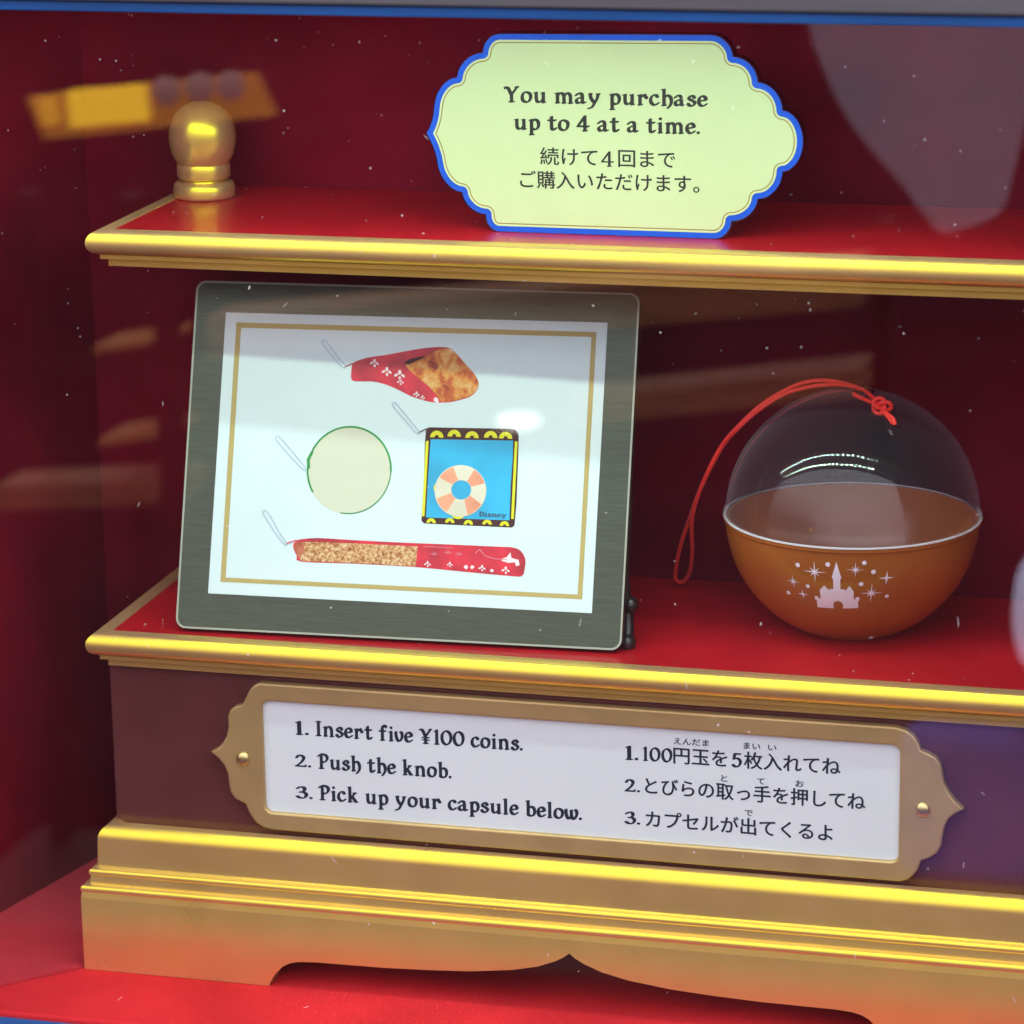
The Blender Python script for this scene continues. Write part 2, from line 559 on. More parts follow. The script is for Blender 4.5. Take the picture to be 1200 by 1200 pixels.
def glyph(ch, weight=1.0):
    key = (ch, weight)
    if key in _gc: return _gc[key]
    strokes = []
    th = math.radians(27)
    for s in GL[ch].split('|'):
        pts = [tuple(float(q) for q in p.split(',')) for p in s[1:].split()]
        if s[0] == 'c': pts = catmull(pts, 6)
        if s[0] == 'o':
            pts = catmull(pts, 6, True)
            pts.append(pts[0])
        strokes.append((pts, 0.62 if s[0] == 's' else 1.3 if s[0] == 'd' else 1.0))
    allp = np.array([p for st in strokes for p in st[0]])
    h = 2.4
    x0, y0 = allp.min(0)-22
    x1, y1 = allp.max(0)+22
    X, Yg = np.meshgrid(np.arange(x0, x1+h, h), np.arange(y0, y1+h, h))
    F = np.full(X.shape, 1e9)
    ct, st_ = math.cos(th), math.sin(th)
    for pts, k in strokes:
        a, b = 15.5*weight*k, 7.4*weight*k
        if k < 1: b = 5.6*weight
        if k > 1: a = b = 13.0*weight
        tr = lambda x, y: ((x*ct+y*st_)/a, (-x*st_+y*ct)/b)
        U, V = tr(X, Yg)
        Q = [tr(p[0], p[1]) for p in pts]
        for i in range(len(Q)-1):
            F = np.minimum(F, seg_dist(U, V, Q[i], Q[i+1])-1)
    lo = contours(F, x0, y0, h)
    _gc[key] = (lo, allp[:, 0].min()-10, allp[:, 0].max()+10)
    return _gc[key]

def roman(text, xa, xb, base, sy, weight=1.0, space=52, track=10):
    """outlines of a line of lettering from xa to xb (mm) on baseline base; sy = mm per glyph unit of height"""
    x, out = 0.0, []
    for ch in text:
        if ch == ' ':
            x += space
            continue
        lo, l, r = glyph(ch, weight)
        out.append([[(p[0]-l+x, p[1]) for p in lp] for lp in lo])
        x += r-l+track
    w = x-track
    k = (xb-xa)/w
    return [[[(xa+p[0]*k, base+p[1]*sy) for p in lp] for lp in g] for g in out]

def glyph_mesh(groups):
    return join([fill2d(g) for g in groups])

def cjk(text, xa, xb, yc, hgt, bold=0.0):
    """mesh (mm) of a line of Japanese text fitted between xa and xb, centred on yc; three prints side by side thicken the upright strokes"""
    cu = bpy.data.curves.new('t', 'FONT')
    cu.body = text
    cu.size = 10
    cu.fill_mode = 'FRONT'
    cu.resolution_u = 4
    o = bpy.data.objects.new('t', cu)
    out = []
    for q, (dx, dy) in enumerate(((0, 0), (-1, 0), (1, 0), (0, 0.6), (0, -0.6))):
        me = bpy.data.meshes.new_from_object(o)
        co = np.array([v.co[:] for v in me.vertices])
        mn, mx = co.min(0), co.max(0)
        k = (xb-xa)/(mx[0]-mn[0])
        ky = hgt/10.0*1.06
        for v in me.vertices:
            v.co = Vector((xa+(v.co.x-mn[0])*k+dx*bold, yc+(v.co.y-3.6)*ky+dy*bold, 0.012*q))
        out.append(me)
    bpy.data.objects.remove(o)
    bpy.data.curves.remove(cu)
    return join(out)

# ------------------------------------------------------------------ mouldings: a profile run round the front of a stand with mitred corners
def moulding(prof, xl, yf, xr, yb):
    """prof: (outward offset, z) in mm; the run goes back-left, front-left, front-right, back-right"""
    vs, fs = [], []
    for d, z in prof:
        d, z = d*MM, z*MM
        vs += [(xl-d, yb, z), (xl-d, yf-d, z), (xr+d, yf-d, z), (xr+d, yb, z)]
    for i in range(len(prof)-1):
        for k in range(3):
            a = i*4+k
            fs.append((a, a+1, a+5, a+4))
    bm = bmesh.new()
    bm.from_mesh(me_from(vs, fs))
    return bm_mesh(bm)

def arc(cx, cz, r, a0, a1, n=10, rz=None):
    rz = r if rz is None else rz
    return [(cx+r*math.cos(math.radians(a0+(a1-a0)*k/n)), cz+rz*math.sin(math.radians(a0+(a1-a0)*k/n))) for k in range(n+1)]

# ================================================================== the display case
XL, XR, YB = -0.050, 0.440, 0.120
FLOOR_Z = -0.1412
case = thing('display_case', (0.19, 0.0, FLOOR_Z), 'maroon felt lined display case with bright blue front frame around the golden stand', 'display case')
def quad_slab(p, q, z0, z1, th):
    """upright panel from plan point p to q, thickness to the outside (left of p->q)"""
    d = Vector((q[0]-p[0], q[1]-p[1])).normalized()
    n = Vector((-d.y, d.x))*th
    c = [(p[0], p[1]), (q[0], q[1]), (q[0]+n.x, q[1]+n.y), (p[0]+n.x, p[1]+n.y)]
    vs = [(x, y, z0) for x, y in c]+[(x, y, z1) for x, y in c]
    bm = bmesh.new()
    bm.from_mesh(me_from(vs, [(0, 1, 2, 3), (4, 5, 6, 7), (0, 1, 5, 4), (1, 2, 6, 5), (2, 3, 7, 6), (3, 0, 4, 7)]))
    return bm_mesh(bm)
ZT = 0.275
def fill_plan(pts, z0, z1):
    n = len(pts)
    vs = [(x, y, z0) for x, y in pts]+[(x, y, z1) for x, y in pts]
    fs = [tuple(range(n)), tuple(range(n, 2*n))]+[(k, (k+1) % n, n+(k+1) % n, n+k) for k in range(n)]
    bm = bmesh.new()
    bm.from_mesh(me_from(vs, fs))
    return bm_mesh(bm)
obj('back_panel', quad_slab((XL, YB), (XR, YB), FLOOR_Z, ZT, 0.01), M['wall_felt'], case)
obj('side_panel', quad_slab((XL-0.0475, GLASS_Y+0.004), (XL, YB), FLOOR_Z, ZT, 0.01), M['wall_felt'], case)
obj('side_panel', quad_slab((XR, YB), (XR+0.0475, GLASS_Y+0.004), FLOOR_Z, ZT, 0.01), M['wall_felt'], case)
obj('ceiling_panel', box(XL-0.06, XR+0.06, GLASS_Y+0.004, YB+0.01, ZT+0.0005, ZT+0.010), M['white_paint'], case)
obj('floor_panel', box(XL-0.06, XR+0.06, -0.0605, YB+0.01, FLOOR_Z-0.012, FLOOR_Z, 0.0016, 3), M['felt'], case)
obj('side_felt', fill_plan([(-0.0141, -0.0125), (-0.0398, -0.0385), (-0.062, -0.0600), (-0.0972, -0.0600), (-0.0502, 0.1195), (-0.0141, 0.1195)], FLOOR_Z+0.0002, FLOOR_Z+0.0012), mat('crimson_felt', (0.42, 0.032, 0.046), 0.95, noise=(12, 0.3, (1, 1, 1)), bump=(1800, 0.6, 0.0006, (1, 1, 1)), spec=0.0), case)
obj('frame_bar', box(XL-0.09, XR+0.09, -0.108, -0.0612, FLOOR_Z-0.03, FLOOR_Z-0.0016, 0.0012), M['blue_frame'], case)
obj('frame_bar', box(XL-0.09, XR+0.09, -0.102, GLASS_Y-0.0035, 0.2590, 0.2625, 0.0004), M['blue_frame'], case)
obj('frame_bar', box(XL-0.10, XL-0.062, -0.100, GLASS_Y-0.004, FLOOR_Z-0.0014, 0.2588, 0.0012), M['blue_frame'], case)
obj('frame_bar', box(XR+0.062, XR+0.10, -0.100, GLASS_Y-0.004, FLOOR_Z-0.0014, 0.2588, 0.0012), M['blue_frame'], case)
obj('cabinet', box(XL-0.085, XR+0.085, -0.104, YB+0.01, -0.7748, FLOOR_Z-0.0305, 0.002), M['grey_metal'], case)
obj('header', box(XL-0.10, XR+0.10, -0.104, GLASS_Y-0.004, 0.2628, 0.300, 0.001), M['grey_metal'], case)

# ------------------------------------------------------------------ LED strips under the case ceiling (the two bright arcs in the dome)
def led_strip(y, label, m, hx, hy):
    t = thing('led_strip', (0.17, y, 0.260), label, 'light strip', 'light strips under the case ceiling')
    obj('backing', box(-0.055, 0.395, y-0.007, y+0.007, 0.2614, 0.2630), M['white_paint'], t)
    vs, fs = [], []
    n = 28
    for i in range(n):
        x = -0.05+0.44*(i+0.5)/n
        b = len(vs)
        vs += [(x-hx, y-hy, 0.2608), (x-hx, y+hy, 0.2608), (x+hx, y+hy, 0.2608), (x+hx, y-hy, 0.2608)]
        fs.append((b, b+1, b+2, b+3))
    obj('diode', me_from(vs, fs), m, t)
    return t
LED = mat('led_light', (0.9, 0.9, 0.9), emis=((0.80, 1.0, 0.78), LED_POWER))
LED_DIM = mat('led_light_dim', (0.9, 0.9, 0.9), emis=((0.80, 1.0, 0.95), LED_POWER*0.85))
led_strip(-0.037, 'dim strip of small lights above the shelves, mirrored as upper bright arc in the dome', LED_DIM, 0.0027, 0.0025)
led_strip(-0.079, 'strong strip of small lights behind the glass, mirrored as lower bright arc in the dome', LED, 0.0029, 0.0026)

# ================================================================== stepped stand
RX = 0.385
stand = thing('stepped_stand', (0.185, 0.05, FLOOR_Z), 'golden moulded stepped stand with maroon body panel and red lower shelf', 'display stand')
def shelf_profile(z):
    p = [(-1.0, z-1.0), (-0.3, z+0.15), (0.6, z+0.5)]
    p += [(3.4+q[0], z-4.3+q[1]) for q in arc(0, 0, 4.8, 95, -75, 14)]
    p += [(3.9, z-9.3), (3.9, z-10.9), (3.4, z-11.1), (1.4, z-11.2), (1.4, z-14.0), (1.0, z-14.2), (-3.5, z-14.2)]
    return p
low = obj('shelf_moulding', moulding(shelf_profile(0), 0.0, 0.0, RX, YB-0.001), M['gold'], stand, True, 32)
obj('shelf_top', box(0.0004, RX-0.0004, 0.0004, YB-0.001, -0.006, 0.0), M['red_lacquer'], stand)
obj('body_panel', box(-0.0023, RX+0.0023, -0.0023+0.0046, YB-0.001, -0.0985, -0.0141), M['body'], stand)
# base: quarter round, flat, two ridges, and the long face with its shaped lower edge
bp = [(-4.0, -84.0), (-2.4, -82.6), (1.0, -80.8)]
bp += [(1.4+q[0], -86.6+q[1]) for q in arc(0, 0, 5.9, 88, 0, 10)]
bp += [(7.6, -97.6), (8.4, -98.0)]
bp += [(8.9+q[0], -99.9+q[1]) for q in arc(0, 0, 1.6, 90, -50, 6)]
bp += [(10.2, -104.4), (11.2, -104.6)]
bp += [(11.6+q[0], -106.3+q[1]) for q in arc(0, 0, 1.7, 90, -40, 6)]
bp += [(13.3, -110.0)]
obj('base_moulding', moulding(bp, 0.0, 0.0, RX, YB-0.001), M['gold'], stand, True, 32)
# lower face: outline with arches, thickness 12 mm
def world_x(u): return u
edge = [(66.4, -139.7), (67.8, -137.0), (69.6, -134.6), (72.2, -132.0), (75.2, -130.4), (78.8, -129.5), (86.0, -129.0), (96.7, -128.9), (114.5, -128.7), (132.1, -128.0), (149.7, -126.9), (167.1, -124.7), (177.5, -122.3), (184.5, -119.5), (187.9, -117.6), (190.4, -115.6)]
full = [(-13.3, -141.0), (66.1, -141.0)] + edge + [(380.8-x, z) for x, z in reversed(edge[:-1])] + [(314.7, -141.0), (398.3, -141.0), (398.3, -110.0), (-13.3, -110.0)]
me = fill2d([full], 12.0, 0.0)
fr = obj('base_face', place(me, (0, -0.0133+0.012, 0), (1, 0, 0), (0, 0, 1), (0, -1, 0)), M['gold'], stand)
obj('base_side', box(-0.0133, -0.0013, -0.0013+0.0001, YB-0.001, -0.141, -0.110), M['gold'], stand)
obj('base_side', box(RX+0.0013, RX+0.0133, -0.0013+0.0001, YB-0.001, -0.141, -0.110), M['gold'], stand)

# upper shelf with its finial
upper = thing('upper_shelf', (0.19, 0.06, 0.1463), 'red topped upper shelf with bright golden rounded edge carrying the notice', 'shelf')
X2, Y2, R2 = 0.0036, 0.0108, 0.381
obj('shelf_moulding', moulding(shelf_profile(160.5), X2, Y2, R2, YB-0.001), M['gold'], upper, True, 32)
obj('shelf_top', box(X2+0.0004, R2-0.0004, Y2+0.0004, YB-0.001, 0.1545, 0.1605), M['red_lacquer'], upper)
obj('shelf_underside', box(X2+0.0034, R2-0.0034, Y2+0.0034, YB-0.001, 0.1464, 0.1544), M['body'], upper)
FP = [(0, 0), (11.8, 0), (12.5, 0.8), (12.7, 3.4), (12.3, 5.6), (11.4, 6.6), (9.2, 6.8), (8.9, 7.6), (10.4, 8.0), (10.9, 9.0), (10.9, 13.2), (10.5, 14.0), (11.2, 15.2),
      (12.7, 18.2), (13.5, 22.0), (13.7, 25.5), (13.3, 29.0), (12.2, 32.2), (10.4, 35.0), (7.8, 37.3), (4.6, 38.8), (0, 39.4)]
fin = obj('finial', lathe([(a*MM, b*MM) for a, b in FP], (0.0141, 0.0884, 0.1606), 48), M['gold'], upper, True, 50)

# ================================================================== notice on the upper shelf
SCALLOPS = [((236.75, 237.6), (244.52, 237.6), (245.19, 229.58)), ((245.19, 229.58), (254.24, 229.75), (254.61, 220.22)), ((254.61, 220.22), (263.64, 220.09), (264.03, 209.89)), ((264.03, 209.89), (271.77, 209.76), (271.86, 198.56)), ((271.86, 198.56), (271.96, 187.64), (264.2, 187.1)), ((264.2, 187.1), (263.94, 176.74), (254.83, 176.47)), ((254.83, 176.47), (254.22, 167.99), (244.73, 167.69)), ((244.73, 167.69), (244.43, 160.7), (237.85, 160.7)),
            ((154.17, 160.7), (148.39, 160.7), (148.86, 167.28)), ((148.86, 167.28), (140.34, 167.34), (139.47, 175.62)), ((139.47, 175.62), (130.94, 176.03), (129.79, 186.94)), ((129.79, 186.94), (129.23, 192.88), (125.58, 198.06)), ((125.58, 198.06), (128.38, 201.43), (128.85, 207.35)), ((128.85, 207.35), (129.43, 219.16), (138.25, 219.67)), ((138.25, 219.67), (139.09, 228.8), (148.53, 229.31)), ((148.53, 229.31), (148.99, 236.6), (155.36, 236.6))]
SIGN = []
for A_, C_, B_ in SCALLOPS:                    # each scallop is a quarter ellipse from A to B with its corner at C
    for k in range(10):
        t = math.pi/2*k/10
        o_ = (A_[0]+B_[0]-C_[0], A_[1]+B_[1]-C_[1])
        SIGN.append((o_[0]+(A_[0]-o_[0])*math.cos(t)+(B_[0]-o_[0])*math.sin(t), o_[1]+(A_[1]-o_[1])*math.cos(t)+(B_[1]-o_[1])*math.sin(t)))
    SIGN.append(B_)
SY = 0.0335
notice = thing('notice', (0.198, SY, 0.1605), 'scalloped cream notice with blue border standing on the upper shelf', 'notice')
EX, EZ, OUT = (1, 0, 0), (0, 0, 1), (0, -1, 0)
on_sign = lambda me, lift: place(me, (0, SY, 0), EX, EZ, OUT, lift)
obj('acrylic_plate', on_sign(fill2d([inset(SIGN, -0.55)], 4.6), -4.7), M['acrylic'], notice)
obj('blue_border', on_sign(fill2d([SIGN], 0.2), 0.0), M['sign_blue'], notice)
obj('notice_face', on_sign(fill2d([inset(SIGN, 2.2, 0.15)], 0.06), 0.2), M['sign_cream'], notice)
obj('gold_line', on_sign(fill2d([inset(SIGN, 3.0, 0.15), inset(SIGN, 3.4, 0.15)], 0), 0.27), M['sign_line'], notice)
ls = roman('You may purchase', 156.6, 235.6, 210.9, 0.0405, 1.02) + roman('up to 4 at a time.', 160.4, 232.6, 200.5, 0.0405, 1.02) + roman('4', 194.4, 199.6, 187.2, 0.040, 0.72)
m1 = glyph_mesh(ls)
m2 = cjk('\u7d9a\u3051\u3066', 170.6, 193.0, 190.3, 6.9, 0.09)
m3 = cjk('\u56de\u307e\u3067', 201.2, 223.2, 190.3, 6.9, 0.09)
m4 = cjk('\u3054\u8cfc\u5165\u3044\u305f\u3060\u3051\u307e\u3059\u3002', 162.6, 232.5, 181.2, 6.9, 0.09)
obj('lettering', on_sign(join([m1, m2, m3, m4]), 0.30), M['letter'], notice)

# ================================================================== instruction plaque on the body panel
PL = [(62.2, -17.0), (59.6, -18.4), (57.8, -20.6), (56.6, -23.2), (54.8, -26.6), (51.7, -27.5), (49.5, -29.3), (48.4, -32.2), (48.6, -36.1), (47.7, -40.1), (46.0, -43.3), (43.7, -45.8), (40.7, -47.5), (44.1, -50.3), (46.2, -52.9), (47.5, -56.2), (47.8, -60.2), (48.4, -63.9), (50.2, -66.6), (54.7, -68.6), (55.6, -71.2), (57.1, -73.9), (58.9, -76.2), (61.9, -77.9), (65.6, -78.6)]
PR = [(317.7, -79.2), (320.9, -78.1), (323.0, -76.0), (324.6, -73.8), (325.8, -69.9), (329.0, -68.6), (331.7, -66.5), (333.3, -63.6), (333.7, -60.1), (334.5, -55.4), (336.0, -52.2), (338.3, -50.0), (341.5, -48.0), (338.2, -44.9), (335.8, -41.6), (334.0, -38.3), (333.3, -34.4), (332.6, -30.7), (330.8, -28.1), (328.5, -26.9), (325.0, -25.6), (324.1, -22.8), (322.3, -20.1), (319.5, -18.1), (315.4, -17.0)]
plaque = thing('instruction_plaque', (0.19, 0.0, -0.048), 'white coin instruction plaque in a pointed bronze frame fixed to the maroon body panel', 'plaque')
BY = 0.0022                                    # just in front of the body panel
on_pl = lambda me, lift: place(me, (0, BY, 0), EX, EZ, OUT, lift)
hole = rrect(62.9, 317.1, -71.2, -24.4, 3.2)
obj('plaque_frame', on_pl(fill2d([PL+PR, hole], 4.2, 0.9, 3), 0.1), M['bronze'], plaque, True, 40)
obj('plaque_face', on_pl(fill2d([rrect(62.2, 317.8, -71.9, -23.7, 3.4)], 1.2), 1.2), M['plaque_white'], plaque)
for sx in (54.4, 326.2):
    bm = bmesh.new()
    bmesh.ops.create_uvsphere(bm, u_segments=24, v_segments=12, radius=1.0)
    for v in bm.verts: v.co = Vector((sx*MM+v.co.x*0.0030, BY-0.0042+v.co.y*0.0017, -0.0492+v.co.z*0.0030))
    obj('screw', bm_mesh(bm), M['brass'], plaque, True)
sy = 0.0415
ls = roman('1.', 76.0, 81.6, -37.9, 0.0385) + roman('Insert five \u00a5100 coins.', 84.5, 169.2, -37.8, sy, 1.05)
ls += roman('2.', 75.6, 82.2, -51.4, 0.034) + roman('Push the knob.', 85.0, 140.1, -51.5, sy, 1.05)
ls += roman('3.', 75.4, 82.4, -64.7, 0.034) + roman('Pick up your capsule below.', 85.0, 192.7, -64.7, sy, 1.05)
ls += roman('1.', 210.2, 215.4, -38.3, 0.0385) + roman('100', 217.2, 228.8, -38.2, 0.0385, 1.0, track=14) + roman('5', 252.2, 256.0, -38.1, 0.0385)
ls += roman('2.', 210.0, 216.0, -51.4, 0.034) + roman('3.', 209.9, 216.0, -64.7, 0.034)
ms = [glyph_mesh(ls)]
H = 7.0
for t, xa, xb, yc in (('\u5186\u7389\u3092', 229.4, 250.4, -35.3), ('\u679a\u5165\u308c\u3066\u306d', 257.0, 294.2, -35.2), ('\u3068\u3073\u3089\u306e\u53d6\u3063\u624b\u3092\u62bc\u3057\u3066\u306d', 218.2, 303.9, -48.6),
                      ('\u30ab\u30d7\u30bb\u30eb\u304c\u51fa\u3066\u304f\u308b\u3088', 218.3, 291.5, -62.2)):
    ms.append(cjk(t, xa, xb, yc, H, 0.14))
for t, xa, xb, yc in (('\u3048\u3093\u3060\u307e', 229.5, 243.3, -29.4), ('\u307e\u3044', 256.8, 263.2, -29.3), ('\u3044', 266.3, 269.5, -29.3), ('\u3068', 248.0, 250.5, -43.2),
                      ('\u3066', 262.1, 265.0, -43.2), ('\u304a', 277.0, 280.2, -43.1), ('\u3067', 257.4, 260.4, -56.5)):
    ms.append(cjk(t, xa, xb, yc, 2.9, 0.07))
obj('lettering', on_pl(join(ms), 2.46), M['letter_navy'], plaque)

# ================================================================== leaning picture board
B0 = Vector((0.02539, 0.00413, 0.0014))
BYAW, LEAN = 0.0427, 0.33
bux = Vector((math.cos(BYAW), math.sin(BYAW), 0))
bh = Vector((-math.sin(BYAW), math.cos(BYAW), 0))
buv = Vector((0, 0, math.cos(LEAN))) + bh*math.sin(LEAN)
bn = bux.cross(buv)
board = thing('picture_board', tuple(B0+bux*0.09), 'brushed dark metal board with white card of pouch pictures leaning on the lower shelf', 'picture board')
on_b = lambda me, lift: place(me, B0, bux, buv, bn, lift)
obj('backing_plate', on_b(fill2d([rrect(0.2, 180.9, 0.2, 139.8, 4.2)], 5.0, 0.6, 2), -5.0), M['steel'], board, True, 40)
obj('edge_rim', on_b(fill2d([rrect(0.25, 180.85, 0.25, 139.75, 4.2), rrect(1.0, 180.1, 1.0, 139.0, 3.6)], 0.25), -0.15), M['steel_edge'], board)
card = obj('picture_card', on_b(fill2d([[(13.0, 14.6), (168.6, 14.2), (168.6, 127.8), (13.3, 127.2)]], 0.3), 0.02), M['card'], board)
def printed(name, shapes):
    """shapes: list of (outlines, material) stacked as thin sheets on the card"""
    ms, ix, mt = [], [], []
    for k, (lo, m) in enumerate(shapes):
        ms.append(on_b(fill2d(lo), 0.40+0.05*k))
        if m not in mt: mt.append(m)
        ix.append(mt.index(m))
    return obj(name, join(ms, ix), mt, card)
printed('gold_border', [([[(17.8, 19.4), (164.5, 19.4), (164.4, 124.0), (17.9, 123.3)], [(19.9, 21.2), (162.6, 21.2), (162.5, 122.0), (20.0, 121.2)]], M['card_gold'])])
p_red = mat('print_red', (0.50, 0.012, 0.03), 0.45, noise=(120, 0.35, (1, 1, 1)))
p_white = ink('print_white', (0.75, 0.68, 0.70))
p_meat = None
def mottled(name, cols, scale, stretch=(1, 1, 1), dist=0.0):
    m = bpy.data.materials.new(name)
    m.use_nodes = True
    nt = m.node_tree
    p = nt.nodes['Principled BSDF']
    p.inputs['Roughness'].default_value = 0.45
    p.inputs['Specular IOR Level'].default_value = 0.3
    tc = nt.nodes.new('ShaderNodeTexCoord')
    mp = nt.nodes.new('ShaderNodeMapping')
    mp.inputs['Scale'].default_value = stretch
    n = nt.nodes.new('ShaderNodeTexNoise')
    n.inputs['Scale'].default_value = scale
    n.inputs['Detail'].default_value = 6
    n.inputs['Roughness'].default_value = 0.62
    n.inputs['Distortion'].default_value = dist
    r = nt.nodes.new('ShaderNodeValToRGB')
    e = r.color_ramp.elements
    e[0].position, e[0].color = cols[0][0], (*cols[0][1], 1)
    e[1].position, e[1].color = cols[-1][0], (*cols[-1][1], 1)
    for pos, c in cols[1:-1]:
        q = e.new(pos)
        q.color = (*c, 1)
    nt.links.new(tc.outputs['Object'], mp.inputs[0])
    nt.links.new(mp.outputs[0], n.inputs['Vector'])
    nt.links.new(n.outputs['Fac'], r.inputs[0])
    nt.links.new(r.outputs[0], p.inputs['Base Color'])
    return m
p_meat = mottled('print_meat', [(0.30, (0.20, 0.03, 0.012)), (0.42, (0.48, 0.10, 0.03)), (0.52, (0.62, 0.26, 0.05)), (0.62, (0.66, 0.40, 0.14)), (0.72, (0.74, 0.52, 0.30))], 190, dist=0.4)
p_crust = mottled('print_crust', [(0.34, (0.22, 0.07, 0.02)), (0.46, (0.45, 0.20, 0.07)), (0.56, (0.60, 0.40, 0.20)), (0.68, (0.72, 0.58, 0.36))], 800)
p_dark = ink('print_brown', (0.05, 0.015, 0.012))
p_green = ink('print_green', (0.03, 0.26, 0.06))
p_cream = mat('print_cream', (0.56, 0.59, 0.45), 0.5, noise=(25, 0.04, (1, 1, 1)))
p_blue = mat('print_blue', (0.01, 0.36, 0.62), 0.45, noise=(40, 0.18, (1, 1, 1)))
p_yel = ink('print_yellow', (0.62, 0.62, 0.02))
p_org = mat('print_orange', (0.74, 0.30, 0.17), 0.5, noise=(90, 0.2, (1, 1, 1)))
p_ivory = mat('print_ivory', (0.62, 0.60, 0.46), 0.5, noise=(60, 0.08, (1, 1, 1)))
p_line = ink('print_strap', (0.28, 0.38, 0.55))
random.seed(4)
def blob(x, y, r, k=9):
    return catmull([(x+r*random.uniform(0.55, 1.15)*math.cos(2*math.pi*i/k), y+r*random.uniform(0.55, 1.15)*math.sin(2*math.pi*i/k)) for i in range(k)], 3, True)
def leafy(x, y, r):
    return [ell(x, y+r*0.5, r*0.34, r*0.5, 14), ell(x-r*0.75, y-r*0.1, r*0.5, r*0.26, 14, 0.5), ell(x+r*0.75, y-r*0.2, r*0.5, r*0.26, 14, -0.6), ell(x+r*0.1, y-r*0.75, r*0.26, r*0.42, 14, 0.2)]
def strap(pts): return ribbon(catmull(pts, 5, True), 0.25, True)
drum = catmull([(66.8, 108.0), (68.7, 109.5), (73.5, 111.1), (80.4, 112.3), (88.2, 114.0), (95.9, 115.5), (101.8, 116.1), (106.2, 115.7), (109.3, 113.2), (112.9, 109.5), (116.6, 105.8), (118.4, 102.5), (117.9, 99.6), (115.6, 97.1), (111.8, 95.6), (107.0, 94.4), (101.6, 94.1), (97.2, 94.6), (91.2, 96.3), (85.1, 99.0), (80.1, 100.7), (75.1, 101.5), (71.1, 101.4), (67.0, 101.7), (66.5, 105.1)], 3, True)
meat = catmull([(88.7, 108.7), (94.2, 111.3), (99.9, 114.3), (104.8, 115.5), (107.2, 115.1), (109.9, 112.3), (113.2, 109.2), (116.6, 105.5), (118.2, 102.3), (117.6, 99.6), (115.4, 97.3), (111.8, 95.9), (107.0, 94.7), (104.0, 94.6), (101.7, 97.1), (98.3, 100.4), (94.7, 103.1), (91.6, 105.4)], 3, True)
gap = [(87.6, 109.3), (90.3, 111.1), (94.2, 112.0), (96.6, 112.5), (95.2, 111.3), (91.9, 109.8), (89.5, 108.7)]
wh = []
for x, y, r in ((75.8, 109.0, 1.5), (81.0, 105.8, 1.7), (86.3, 104.6, 1.9), (86.8, 101.8, 1.2), (93.6, 97.1, 1.1), (96.1, 95.9, 0.9)):
    wh += leafy(x, y, r)
wh.append(blob(101.8, 95.0, 1.2))
printed('wrapped_drumstick_picture', [([drum], p_red), ([meat], p_meat), ([gap], p_dark), (wh, p_white), (ribbon([(63.9, 107.0), (67.0, 108.4)], 0.5), p_red),
        (strap([(64.1, 107.2), (61.2, 110.2), (56.4, 115.8), (54.8, 117.3), (53.7, 116.9), (54.4, 115.6), (59.2, 110.1), (63.1, 106.6)]), p_line)])
cc = [(68.0+17.2*math.cos(t), 66.0+17.35*math.sin(t)) for t in (2*math.pi*k/72 for k in range(72))]
arc1 = [(68.0+17.0*math.cos(math.radians(a)), 66.0+17.2*math.sin(math.radians(a))) for a in range(0, 215, 4)]
arc2 = [(68.0+17.0*math.cos(math.radians(a)), 66.0+17.2*math.sin(math.radians(a))) for a in range(262, 362, 4)]
printed('round_pouch_picture', [([cc], p_cream), (ribbon(arc1, 0.75), p_green), (ribbon(arc2, 0.42), p_green), (ribbon([(51.4, 66.4), (51.0, 69.5), (52.4, 72.4)], 1.2), p_green),
        (strap([(50.0, 66.2), (45.7, 71.0), (39.3, 77.5), (37.9, 78.3), (37.0, 77.5), (38.1, 76.0), (44.2, 70.0), (49.5, 65.4)]), p_line)])
sq = [(98.3, 83.2), (99.3, 84.2), (130.9, 84.8), (134.3, 84.5), (135.7, 82.6), (136.0, 72.6), (136.3, 55.5), (136.0, 47.0), (135.0, 46.1), (99.6, 46.2), (98.5, 47.3), (98.6, 62.6), (98.1, 78.8)]
bl = [(100.4, 79.5), (133.6, 80.2), (133.8, 72.5), (133.6, 63.0), (133.9, 48.9), (100.3, 48.6), (100.2, 62.6)]
fan = []
for cx, cy, d in ((102.8, 80.3, 1), (109.8, 80.9, 1), (117.0, 80.6, 1), (124.5, 81.0, 1), (130.5, 80.9, 1), (102.5, 46.5, 1), (110.0, 46.9, 1), (117.5, 46.5, 1), (125.0, 46.9, 1), (132.0, 46.6, 1)):
    big = cy > 60
    R = 2.7 if big else 1.9
    fan.append([(cx+R*math.cos(t), cy+R*math.sin(t)) for t in (math.pi*k/14 for k in range(15))]+[(cx-R*0.35, cy), (cx-R*0.2, cy+R*0.35), (cx+R*0.2, cy+R*0.35), (cx+R*0.35, cy)])
side = [[(98.6, 49.0), (99.7, 49.0), (99.6, 78.9), (98.5, 78.6)], [(134.5, 49.5), (135.6, 49.5), (135.4, 79.9), (134.3, 80.0)]]
rc = (113.6, 59.6)
ro = ell(*rc, 10.4, 10.2, 48)
ri = ell(rc[0]+0.3, rc[1]+0.4, 4.0, 3.8, 36)
segs = []
for a0 in (20, 110, 200, 290):
    a = [math.radians(a0+k*4) for k in range(11)]
    segs.append([(rc[0]+10.1*math.cos(t), rc[1]+9.9*math.sin(t)) for t in a]+[(rc[0]+0.3+4.2*math.cos(t), rc[1]+0.4+4.0*math.sin(t)) for t in reversed(a)])
